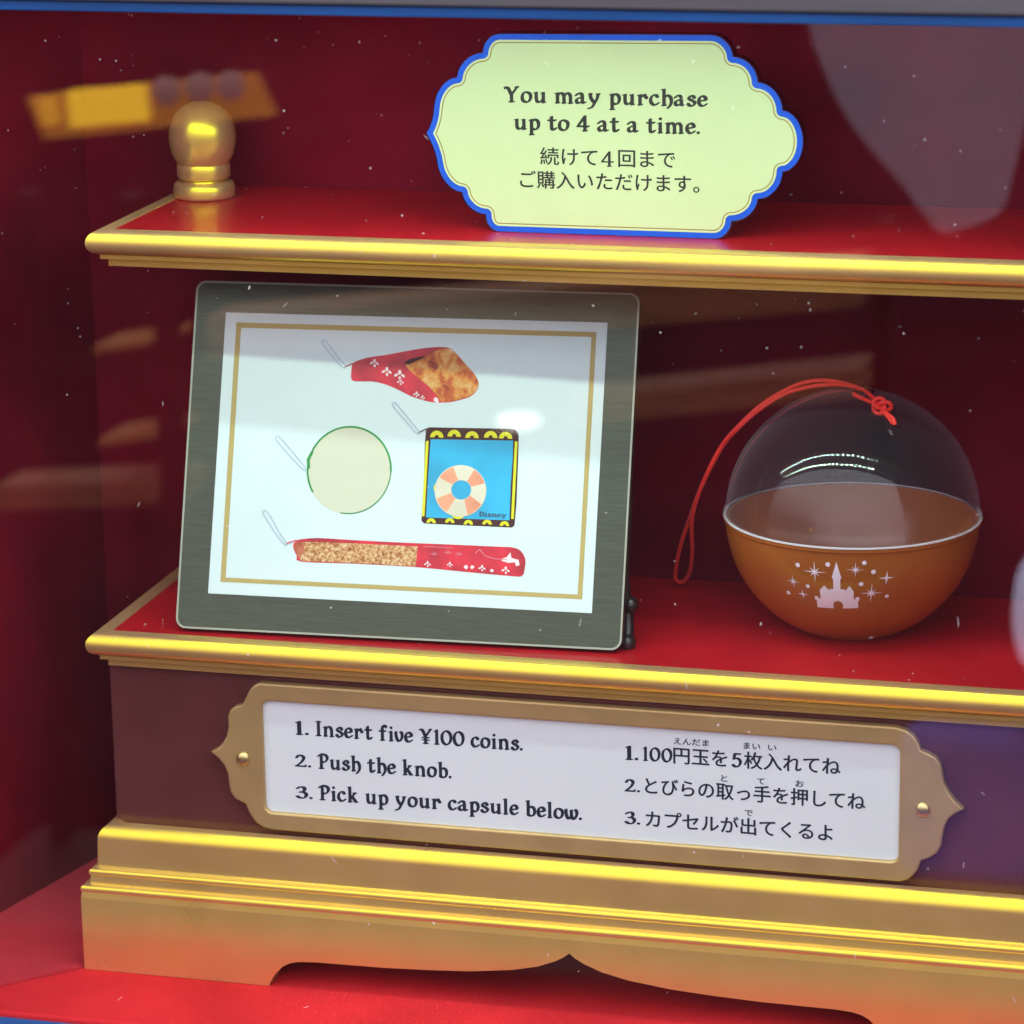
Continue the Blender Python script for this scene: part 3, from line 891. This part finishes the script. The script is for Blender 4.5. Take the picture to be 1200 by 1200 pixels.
printed('square_pouch_picture', [([sq], p_dark), ([bl], p_blue), (fan+side, p_yel), ([ell(113.2, 49.8, 2.4, 1.3, 16), ell(103.6, 60.5, 0.9, 1.6, 12)], p_yel), ([ro, ri], p_ivory), (segs, p_org),
        ([lp for g in roman('Disney', 121.5, 132.6, 50.0, 0.0125, 0.7) for lp in g], p_dark), (ribbon([(95.5, 82.0), (98.6, 83.6)], 0.4), p_dark),
        (strap([(95.7, 82.1), (92.8, 85.3), (86.5, 92.3), (85.1, 93.5), (84.1, 92.9), (85.1, 91.3), (91.4, 84.8), (94.8, 81.6)]), p_line)])
stick = catmull([(46.9, 34.7), (47.8, 36.9), (49.7, 37.7), (57.1, 38.6), (71.0, 38.4), (90.7, 38.3), (110.2, 38.4), (129.7, 38.4), (135.5, 38.4), (139.0, 37.2), (141.1, 33.9), (141.0, 30.2), (140.0, 27.3), (134.2, 27.2), (115.7, 28.0), (97.1, 28.9), (71.5, 29.1), (50.8, 28.9), (48.6, 31.2)], 3, True)
crust = [(47.4, 34.7), (48.6, 36.6), (56.2, 37.0), (71.1, 37.1), (97.6, 37.0), (97.3, 29.2), (71.5, 29.4), (50.8, 29.2), (48.9, 31.2)]
tip = [(47.2, 34.7), (48.4, 36.7), (50.6, 36.9), (51.6, 34.2), (50.6, 31.0), (49.8, 30.0), (48.7, 31.2)]
wl = []
for x, y, r in ((102.0, 30.4, 1.1), (111.0, 30.6, 1.0), (117.5, 29.8, 0.9), (120.0, 29.9, 0.8), (124.0, 29.8, 1.2), (128.0, 28.9, 0.8), (133.5, 29.4, 1.4)):
    wl += leafy(x, y, r) if r > 0.95 else [blob(x, y, r)]
wl.append([(131.5, 33.0), (132.3, 34.0), (133.6, 34.4), (135.0, 36.4), (135.6, 34.2), (138.4, 33.6), (139.0, 31.6), (137.6, 31.0), (137.0, 32.6), (134.4, 32.2)])
palms = []
for x, y in ((104.5, 34.0), (110.0, 34.8), (114.4, 34.4)):
    palms += ribbon([(x, y), (x+0.1, y-2.4)], 0.28)
    for a in (20, 70, 115, 160): palms += ribbon([(x, y), (x+1.4*math.cos(math.radians(a)), y+1.2*math.sin(math.radians(a)))], 0.26)
palms += ribbon([(121.0, 35.4), (122.6, 37.0), (125.0, 34.6), (128.5, 33.6), (134.0, 33.4)], 0.3)
palms += ribbon([(100.0, 37.2), (112.0, 37.0)], 0.22)
p_pink = ink('print_pink', (0.62, 0.22, 0.28))
printed('stick_pouch_picture', [([stick], p_red), ([crust], p_crust), ([tip], mottled('print_tip', [(0.35, (0.30, 0.05, 0.02)), (0.65, (0.5, 0.16, 0.08))], 200)), (wl, p_white), (palms, p_pink), (ribbon([(44.2, 35.9), (48.0, 37.3)], 0.4), p_red),
        (strap([(44.1, 36.1), (41.1, 40.0), (36.7, 46.6), (34.8, 48.6), (33.6, 47.9), (34.8, 46.0), (39.7, 39.5), (43.4, 35.5)]), p_line)])
# black easel behind the board: two feet and arms
def bpt(x, y, d): return B0 + (bux*x + buv*y + bn*(-d))*MM
for x in (22, 178.5):
    e = obj('easel_arm', tube([tuple(p) for p in catmull([bpt(x, 62, 7), bpt(x, 30, 8.5), bpt(x+2.0, 14, 12), bpt(x+2.6, 4.5, 11)], 6)], 0.0026, 10), M['black_plastic'], board, True)
    for q in ((x+3.4, 18.5, 10), (x+3.4, 3.6, 8.5)):
        bm = bmesh.new()
        bmesh.ops.create_uvsphere(bm, u_segments=16, v_segments=10, radius=1)
        c = bpt(*q)
        for v in bm.verts: v.co = c + Vector((v.co.x*0.0032, v.co.y*0.0036, v.co.z*0.0034))
        f = obj('foot', bm_mesh(bm), M['black_plastic'], e, True)
obj('easel_leg', tube([tuple(bpt(100, 95, 7)), (0.118, 0.100, 0.0028)], 0.003, 10), M['black_plastic'], board, True)
# ================================================================== toy capsule
CC = Vector((0.2869, 0.0677, 0.0462))
R = 0.0500
capsule = thing('toy_capsule', (CC.x, CC.y, 0.0), 'round toy capsule with clear dome and amber bowl beside the picture board', 'toy capsule')
def ring(r, a0, a1, n): return [(r*math.cos(math.radians(a0+(a1-a0)*k/n)), r*math.sin(math.radians(a0+(a1-a0)*k/n))) for k in range(n+1)]
foot = -0.0458
a_f = math.degrees(math.asin(foot/R))
outer = ring(R, 0, a_f, 26)
prof = [(0.0505, -0.0006), (0.0505, -0.0018)] + [(p[0], p[1]) for p in outer[1:] if p[1] < -0.002] + [(0.0194, -0.0462), (0.0180, -0.0462), (0.0172, -0.0452), (0, -0.0452)]
inner = [(0, -0.0436), (0.018, -0.0436)] + [p for p in reversed(ring(R-0.0016, -3, -62, 24))] + [(0.0484, -0.0006), (0.0505, -0.0006)]
bowl = obj('bowl', lathe(prof+inner, CC, 96), M['bowl'], capsule, True, 40)
do = ring(R-0.0001, 1.0, 89.9, 30)
di = ring(R-0.0013, 1.0, 89.9, 30)
dprof = [(0.0507, 0.0004)] + [(0.0507, 0.0016)] + [p for p in do if p[1] > 0.0022] + [p for p in reversed(di)] + [(0.0487, 0.0004), (0.0507, 0.0004)]
dome = obj('dome', lathe(dprof, CC, 128), [M['dome_outer'], M['dome_inner']], capsule, True, 40)
for p in dome.data.polygons:
    if (p.center-CC).length < R-0.0007: p.material_index = 1
obj('dome_eyelet', lathe([(0.0030, 0.0496), (0.0044, 0.0496), (0.0046, 0.0504), (0.0042, 0.0510), (0.0030, 0.0510), (0.0030, 0.0496)], CC+Vector((0.004, -0.002, 0)), 24), M['dome'], dome, True, 40)
obj('seam_ring', lathe([(0.0496, -0.0004), (0.0507, -0.0004), (0.0508, 0.0001), (0.0496, 0.0001), (0.0496, -0.0004)], CC, 96), mat('frosted_plastic', (0.75, 0.74, 0.76), 0.2), capsule, True, 40)
# print on the bowl: a plain tower and stars, laid on the curved side
def on_ball(loops, rr=R+0.00016):
    me = fill2d(loops)
    bm = bmesh.new()
    bm.from_mesh(me)
    bmesh.ops.triangulate(bm, faces=bm.faces)
    for _ in range(2):
        long = [e for e in bm.edges if e.calc_length() > 2.0]
        if long: bmesh.ops.subdivide_edges(bm, edges=long, cuts=2)
        bmesh.ops.triangulate(bm, faces=[f for f in bm.faces if len(f.verts) > 3])
    for v in bm.verts:
        az, el = math.radians(v.co.x), math.radians(v.co.y)
        v.co = CC + Vector((math.sin(az)*math.cos(el), -math.cos(az)*math.cos(el), math.sin(el)))*rr
    return bm_mesh(bm)
def star(az, el, r, n=8, thin=0.16, long=1.0):
    out = []
    for k in range(2*n):
        a = math.pi*k/n+math.pi/2
        rad = r*thin if k % 2 else (r if (k//2) % (n//4 if n >= 4 else 1) == 0 else r*0.58)
        if n == 4 and k % 2 == 0: rad = r
        out.append((az+rad*1.05*math.cos(a), el+rad*math.sin(a)))
    return out
tower = [(-8.6, -31.6), (-8.2, -27.0), (-9.0, -26.8), (-9.0, -24.8), (-7.2, -24.8), (-7.2, -25.8), (-6.0, -25.8), (-6.0, -21.0), (-3.6, -18.4), (-1.4, -21.0), (-1.4, -20.0), (0.6, -20.0), (0.6, -14.6), (0.0, -14.2), (2.2, -6.4), (4.4, -14.2),
         (3.9, -14.6), (3.9, -20.0), (6.0, -20.0), (6.0, -21.0), (8.0, -18.0), (10.0, -21.0), (10.0, -25.4), (11.0, -25.4), (11.0, -24.2), (12.8, -24.2), (12.8, -26.2), (12.2, -26.4), (12.5, -30.8), (4.8, -31.2), (4.8, -28.6), (4.0, -27.2), (2.4, -26.6), (0.8, -27.2), (0.0, -28.6), (0.0, -31.4)]
deco = [tower, star(-7.75, -11.9, 5.4), star(-18.9, -18.2, 3.6), star(-15.0, -24.5, 2.6, 4, 0.22), star(10.6, -9.9, 3.8), star(18.3, -22.0, 5.3), star(24.8, -14.3, 3.4, 4, 0.2)]
deco += [ell(a, e, r, r, 18) for a, e, r in ((-15.6, -9.5, 1.1), (-1.6, -7.8, 1.1), (-11.7, -19.7, 1.0), (-23.1, -25.1, 1.1), (14.4, -6.6, 1.0), (18.6, -11.0, 1.1), (13.3, -17.0, 1.1), (26.1, -24.2, 1.0))]
obj('star_print', join([on_ball([d]) for d in deco]), M['print'], bowl)
# red hanging cord: two strands over the dome, looped end resting on the shelf, knotted at the eyelet
c1 = [(299.5, 53.5, 93.7), (295.1, 59.1, 96.0), (290.7, 65.0, 97.2), (282.6, 71.5, 97.2), (274.6, 75.5, 96.0), (266.6, 75.2, 94.6), (257.5, 73.2, 91.6), (248.9, 70.1, 85.9), (241.9, 69.0, 79.5),
      (235.7, 69.5, 72.4), (230.7, 70.5, 63.9), (225.6, 74.0, 53.7), (221.5, 79.0, 44.7), (217.8, 85.0, 35.5), (213.3, 92.0, 24.5), (209.5, 100.0, 13.2), (207.5, 106.0, 4.3), (209.2, 108.5, 1.5)]
c2 = [(209.2, 108.5, 1.5), (212.2, 106.0, 4.2), (215.3, 100.0, 11.0), (217.6, 92.0, 21.0), (218.6, 86.0, 29.0), (220.1, 80.0, 38.2), (223.8, 74.0, 49.2), (229.1, 69.6, 61.1), (234.9, 68.5, 72.0),
      (240.9, 69.0, 79.3), (248.2, 70.8, 86.6), (256.0, 73.6, 92.0), (264.2, 75.4, 96.0), (272.2, 76.2, 97.6), (280.6, 74.0, 97.6), (289.6, 65.8, 97.4), (294.6, 59.6, 96.4), (299.3, 54.0, 94.0)]
strand = [tuple(q*MM) for q in catmull(c1, 8)[:-1]] + [tuple(q*MM) for q in catmull(c2, 8)]
cord = obj('hanging_cord', tube(strand, 0.00082, 10), M['cord'], capsule, True)
kc = Vector((0.2995, 0.0530, 0.0940))
kn = []
for i in range(90):
    t = 2*math.pi*i/89
    r = 0.0019+0.0010*math.cos(3*t)
    kn.append(kc + Vector((r*math.cos(2*t)*1.35+0.0004, -0.0006*math.sin(3*t)-0.0004, r*math.sin(2*t)*1.1)))
obj('knot', tube(kn, 0.00085, 8), M['cord'], cord, True)
for e in ([(299.5, 53.2, 93.4), (302.9, 50.0, 91.4), (305.3, 47.6, 90.4), (306.3, 46.6, 88.2)], [(299.8, 53.0, 93.2), (302.6, 50.2, 90.9), (304.7, 48.3, 89.0), (305.4, 47.4, 88.4)],
          [(298.8, 54.2, 93.8), (294.0, 57.0, 94.8), (289.6, 60.0, 95.6), (287.6, 62.0, 96.2)]):
    obj('cord_end', tube([tuple(q*MM) for q in catmull(e, 6)], 0.0008, 8), M['cord'], cord, True)

# ================================================================== front glass with its dust
pane = obj('glass_pane', box(XL-0.064, XR+0.064, GLASS_Y-0.003, GLASS_Y+0.003, FLOOR_Z-0.0014, 0.2584), glass_sheet('front_glass', 1.5, 0.003))
tag(pane, 'clear dusty glass pane closing the front of the display case', 'glass pane')
rnd = random.Random(11)
vs, fs = [], []
gy = GLASS_Y-0.0032
def fleck(x, z, r, sides, stretch=1.0, rot=0.0):
    b = len(vs)
    for layer in (0, 1):
        for k in range(sides):
            a = 2*math.pi*k/sides
            q = r*rnd.uniform(0.6, 1.25)
            u, w = q*stretch*math.cos(a), q*math.sin(a)
            vs.append((x+u*math.cos(rot)-w*math.sin(rot), gy-layer*r*0.5, z+u*math.sin(rot)+w*math.cos(rot)))
    fs.append(tuple(b+k for k in range(sides)))
    fs.append(tuple(b+sides+k for k in range(sides)))
    for k in range(sides):
        k2 = (k+1) % sides
        fs.append((b+k, b+k2, b+sides+k2, b+sides+k))
for i in range(250):
    x = rnd.uniform(0.0, 0.40)
    z = rnd.uniform(-0.10, 0.26) if rnd.random() < 0.45 else rnd.uniform(0.13, 0.26)
    fleck(x, z, rnd.choice((0.00006, 0.00008, 0.0001, 0.00012, 0.00015, 0.00022)) * rnd.uniform(0.7, 1.2), 6, rnd.choice((1, 1.4, 2.0, 3.0)), rnd.uniform(0, 3.1))
for i in range(34):
    x = rnd.uniform(0.02, 0.38)
    z = rnd.uniform(-0.12, 0.25)
    fleck(x, z, 0.00007, 6, rnd.uniform(9, 30), rnd.choice((1.1, 1.4, 1.7, 0.5, 2.4))+rnd.uniform(-0.3, 0.3))
d = obj('dust', me_from(vs, fs), M['dust'])
tag(d, 'pale dust specks and fine lint scratches on the glass pane', 'dust', kind='stuff')

vs, fs = [], []
for i in range(34):
    k = i % 2
    x, y, z = rnd.uniform(0.01, 0.37), (rnd.uniform(0.001, 0.02) if rnd.random() < 0.6 else rnd.uniform(0.0, 0.10)), 0.0002
    if k: y, z = y+0.0108, 0.1607
    r, a = rnd.uniform(0.0001, 0.00028), rnd.uniform(0, 3.1)
    b = len(vs)
    L = r*rnd.choice((1, 1, 1.5, 3))
    for h in (0, r*0.6):
        for u, w in ((-L, -r*0.6), (L, -r*0.5), (L*0.9, r*0.6), (-L*0.8, r*0.5)):
            vs.append((x+u*math.cos(a)-w*math.sin(a), y+u*math.sin(a)+w*math.cos(a), z+h))
    fs += [(b, b+1, b+2, b+3), (b+4, b+5, b+6, b+7), (b, b+1, b+5, b+4), (b+1, b+2, b+6, b+5), (b+2, b+3, b+7, b+6), (b+3, b, b+4, b+7)]
d = obj('lint', me_from(vs, fs), M['dust'])
tag(d, 'pale crumbs of lint lying on the red shelf tops', 'lint', kind='stuff')

# ================================================================== things in front of the case, seen mirrored in the glass
def lit(name, col, s):
    return mat(name, col, 0.5, emis=(col, s))
fl = obj('floor', box(-9, 9, -16, 0.40, -0.80, -0.775), mat('dark_floor', (0.050, 0.016, 0.022), 0.9, noise=(3, 0.3, (1, 1, 1)), spec=0.0))
fl['kind'] = 'structure'
wood = mat('brown_wood', (0.62, 0.27, 0.11), 0.5, noise=(12, 0.3, (1, 8, 8)))
rack = thing('wooden_rack', (-0.3, -1.68, -0.75), 'light brown wooden rack facing the case, seen mirrored as tilted brown bands in the glass', 'rack')
def board_at(name, x0, x1, zc, th, y0, y1, m, parent, tilt=0.0):
    me = box(x0, x1, y0, y1, zc-th/2, zc+th/2, 0.002)
    for v in me.vertices: v.co.z += (v.co.x-(x0+x1)/2)*tilt
    return obj(name, me, m, parent)
pale = mat('lit_wood', (0.90, 0.40, 0.10), 0.5, noise=(12, 0.2, (1, 8, 8)))  # narrow boards: lit look of the wood put into a lighter colour
dark = mat('dark_wood', (0.05, 0.018, 0.018), 0.6)
board_at('shelf_board', -0.715, -0.535, -0.368, 0.024, -1.74, -1.68, wood, rack, 0.10)
board_at('shelf_board', -0.615, -0.541, -0.230, 0.0075, -1.74, -1.68, pale, rack, 0.18)
board_at('shelf_board', -0.613, -0.540, -0.313, 0.0085, -1.74, -1.68, pale, rack, 0.20)
board_at('shelf_board', -0.53, 0.055, -0.200, 0.040, -1.80, -1.74, wood, rack, 0.12)
board_at('shelf_board', -0.20, 0.058, -0.268, 0.026, -1.80, -1.74, wood, rack, 0.15)
for x in (-0.725, -0.625, -0.53, -0.21, 0.066):
    obj('post', box(x-0.008, x+0.008, -1.83, -1.802, -0.75, -0.12, 0.002), dark, rack)
obj('base_board', box(-0.76, 0.30, -1.84, -1.60, -0.77, -0.75, 0.003), dark, rack)
# amber lit sign
signb = thing('amber_sign', (-0.43, -1.39, -0.02), 'lit amber sign board with three grey studs, seen mirrored in the glass above the finial', 'sign')
def tilted(pts, y, th):
    me = fill2d([[(p[0]*1000, p[1]*1000) for p in pts]], th)
    return place(me, (0, y, 0), (1, 0, 0), (0, 0, 1), (0, 1, 0))
obj('sign_board', tilted([(-0.538, 0.032), (-0.351, 0.054), (-0.335, 0.022), (-0.524, -0.001)], -1.386, 5), lit('amber_dim', (0.62, 0.26, 0.03), 2.6), signb)
obj('lit_panel', tilted([(-0.504, 0.038), (-0.439, 0.0445), (-0.436, 0.016), (-0.502, 0.009)], -1.3805, 1), lit('amber_bright', (1.0, 0.60, 0.03), 6.5), signb)
obj('lit_panel', tilted([(-0.530, 0.031), (-0.512, 0.034), (-0.509, 0.012), (-0.525, 0.009)], -1.3805, 1), lit('amber_mid', (0.9, 0.45, 0.03), 4.6), signb)
for x, z in ((-0.422, 0.039), (-0.395, 0.042), (-0.370, 0.044)):
    bm = bmesh.new()
    bmesh.ops.create_uvsphere(bm, u_segments=20, v_segments=12, radius=1)
    for v in bm.verts: v.co = Vector((x+v.co.x*0.0115, -1.379+v.co.y*0.007, z+v.co.z*0.0115))
    obj('stud', bm_mesh(bm), mat('grey_stud_glow', (0.5, 0.38, 0.36), 0.4, emis=((0.40, 0.25, 0.22), 1.5)), signb, True)  # studs are no lamps; their brightness is put in as glow
obj('stand_leg', box(-0.445, -0.425, -1.402, -1.3868, -0.75, 0.03, 0.002), dark, signb)
# added pale panel and blue glow panel that tint the glass, small lamps
import itertools
cv = catmull([(0.0040, 0.110), (0.0216, 0.060), (0.0266, 0.0429), (0.0467, -0.0018), (0.068, -0.0327), (0.0964, -0.0634), (0.1178, -0.0908), (0.1299, -0.1045)], 4)
cv += catmull([(0.135, -0.106), (0.1767, -0.089), (0.1876, -0.0573), (0.1955, -0.019), (0.2041, 0.0428), (0.212, 0.110)], 4)
veil_mesh = tilted([tuple(p) for p in cv], -1.68, 6)
tint_panel = obj('veil_panel', veil_mesh, mat('lilac_grey_veil', (0.80, 0.78, 0.95), 0.9))  # unseen panel added; its outline shapes the pale veil on the glass
tag(tint_panel, 'added lilac grey panel with curved edge, shaping the pale veil mirrored in the upper right of the glass', 'tint_panel')
blue = thing('blue_glow_panel', (0.30, -1.70, -0.774), 'added blue glowing panel on a dark stand, made to tint the right end of the maroon panel', 'glow panel')
obj('tint_panel', box(0.102, 0.50, -1.72, -1.68, -0.672, -0.533, 0.02, 4), mat('blue_light', (0.07, 0.11, 0.6), 0.6, emis=((0.055, 0.085, 0.50), 0.55)), blue)  # unseen glowing panel added to tint the maroon panel blue
obj('stand', box(0.28, 0.32, -1.715, -1.685, -0.774, -0.6705, 0.004), dark, blue)
def globe(loc, rx, rz, col, s, label):
    bm = bmesh.new()
    bmesh.ops.create_uvsphere(bm, u_segments=24, v_segments=14, radius=1)
    t = thing('globe_lamp', (loc[0], loc[1], loc[2]-rz-0.05), label, 'lamp', 'small lamps mirrored in the glass')
    for v in bm.verts: v.co = Vector(loc)+Vector((v.co.x*rx, v.co.y*rx, v.co.z*rz))
    obj('lamp_globe', bm_mesh(bm), lit('globe_glow', col, s), t, True)
    obj('lamp_stem', lathe([(0.012, -rz-0.05), (0.012, -rz-0.046), (0.003, -rz-0.044), (0.003, -rz+0.002)], loc, 16), M['black_plastic'], t)
globe((-0.648, -2.28, -0.339), 0.024, 0.011, (1.0, 0.80, 0.50), 7, 'warm glowing lamp mirrored at the top left corner of the picture card')
globe((0.2115, -1.69, -0.425), 0.016, 0.050, (0.66, 0.68, 0.95), 3.4, 'added pale lilac tall glowing form mirrored as a bright patch at the right edge of the lower shelf')  # glowing form added to make the pale patch, not a known lamp
globe((-0.386, -2.28, -0.431), 0.024, 0.009, (1.0, 0.95, 0.85), 5, 'white glowing lamp mirrored near the right edge of the picture card')
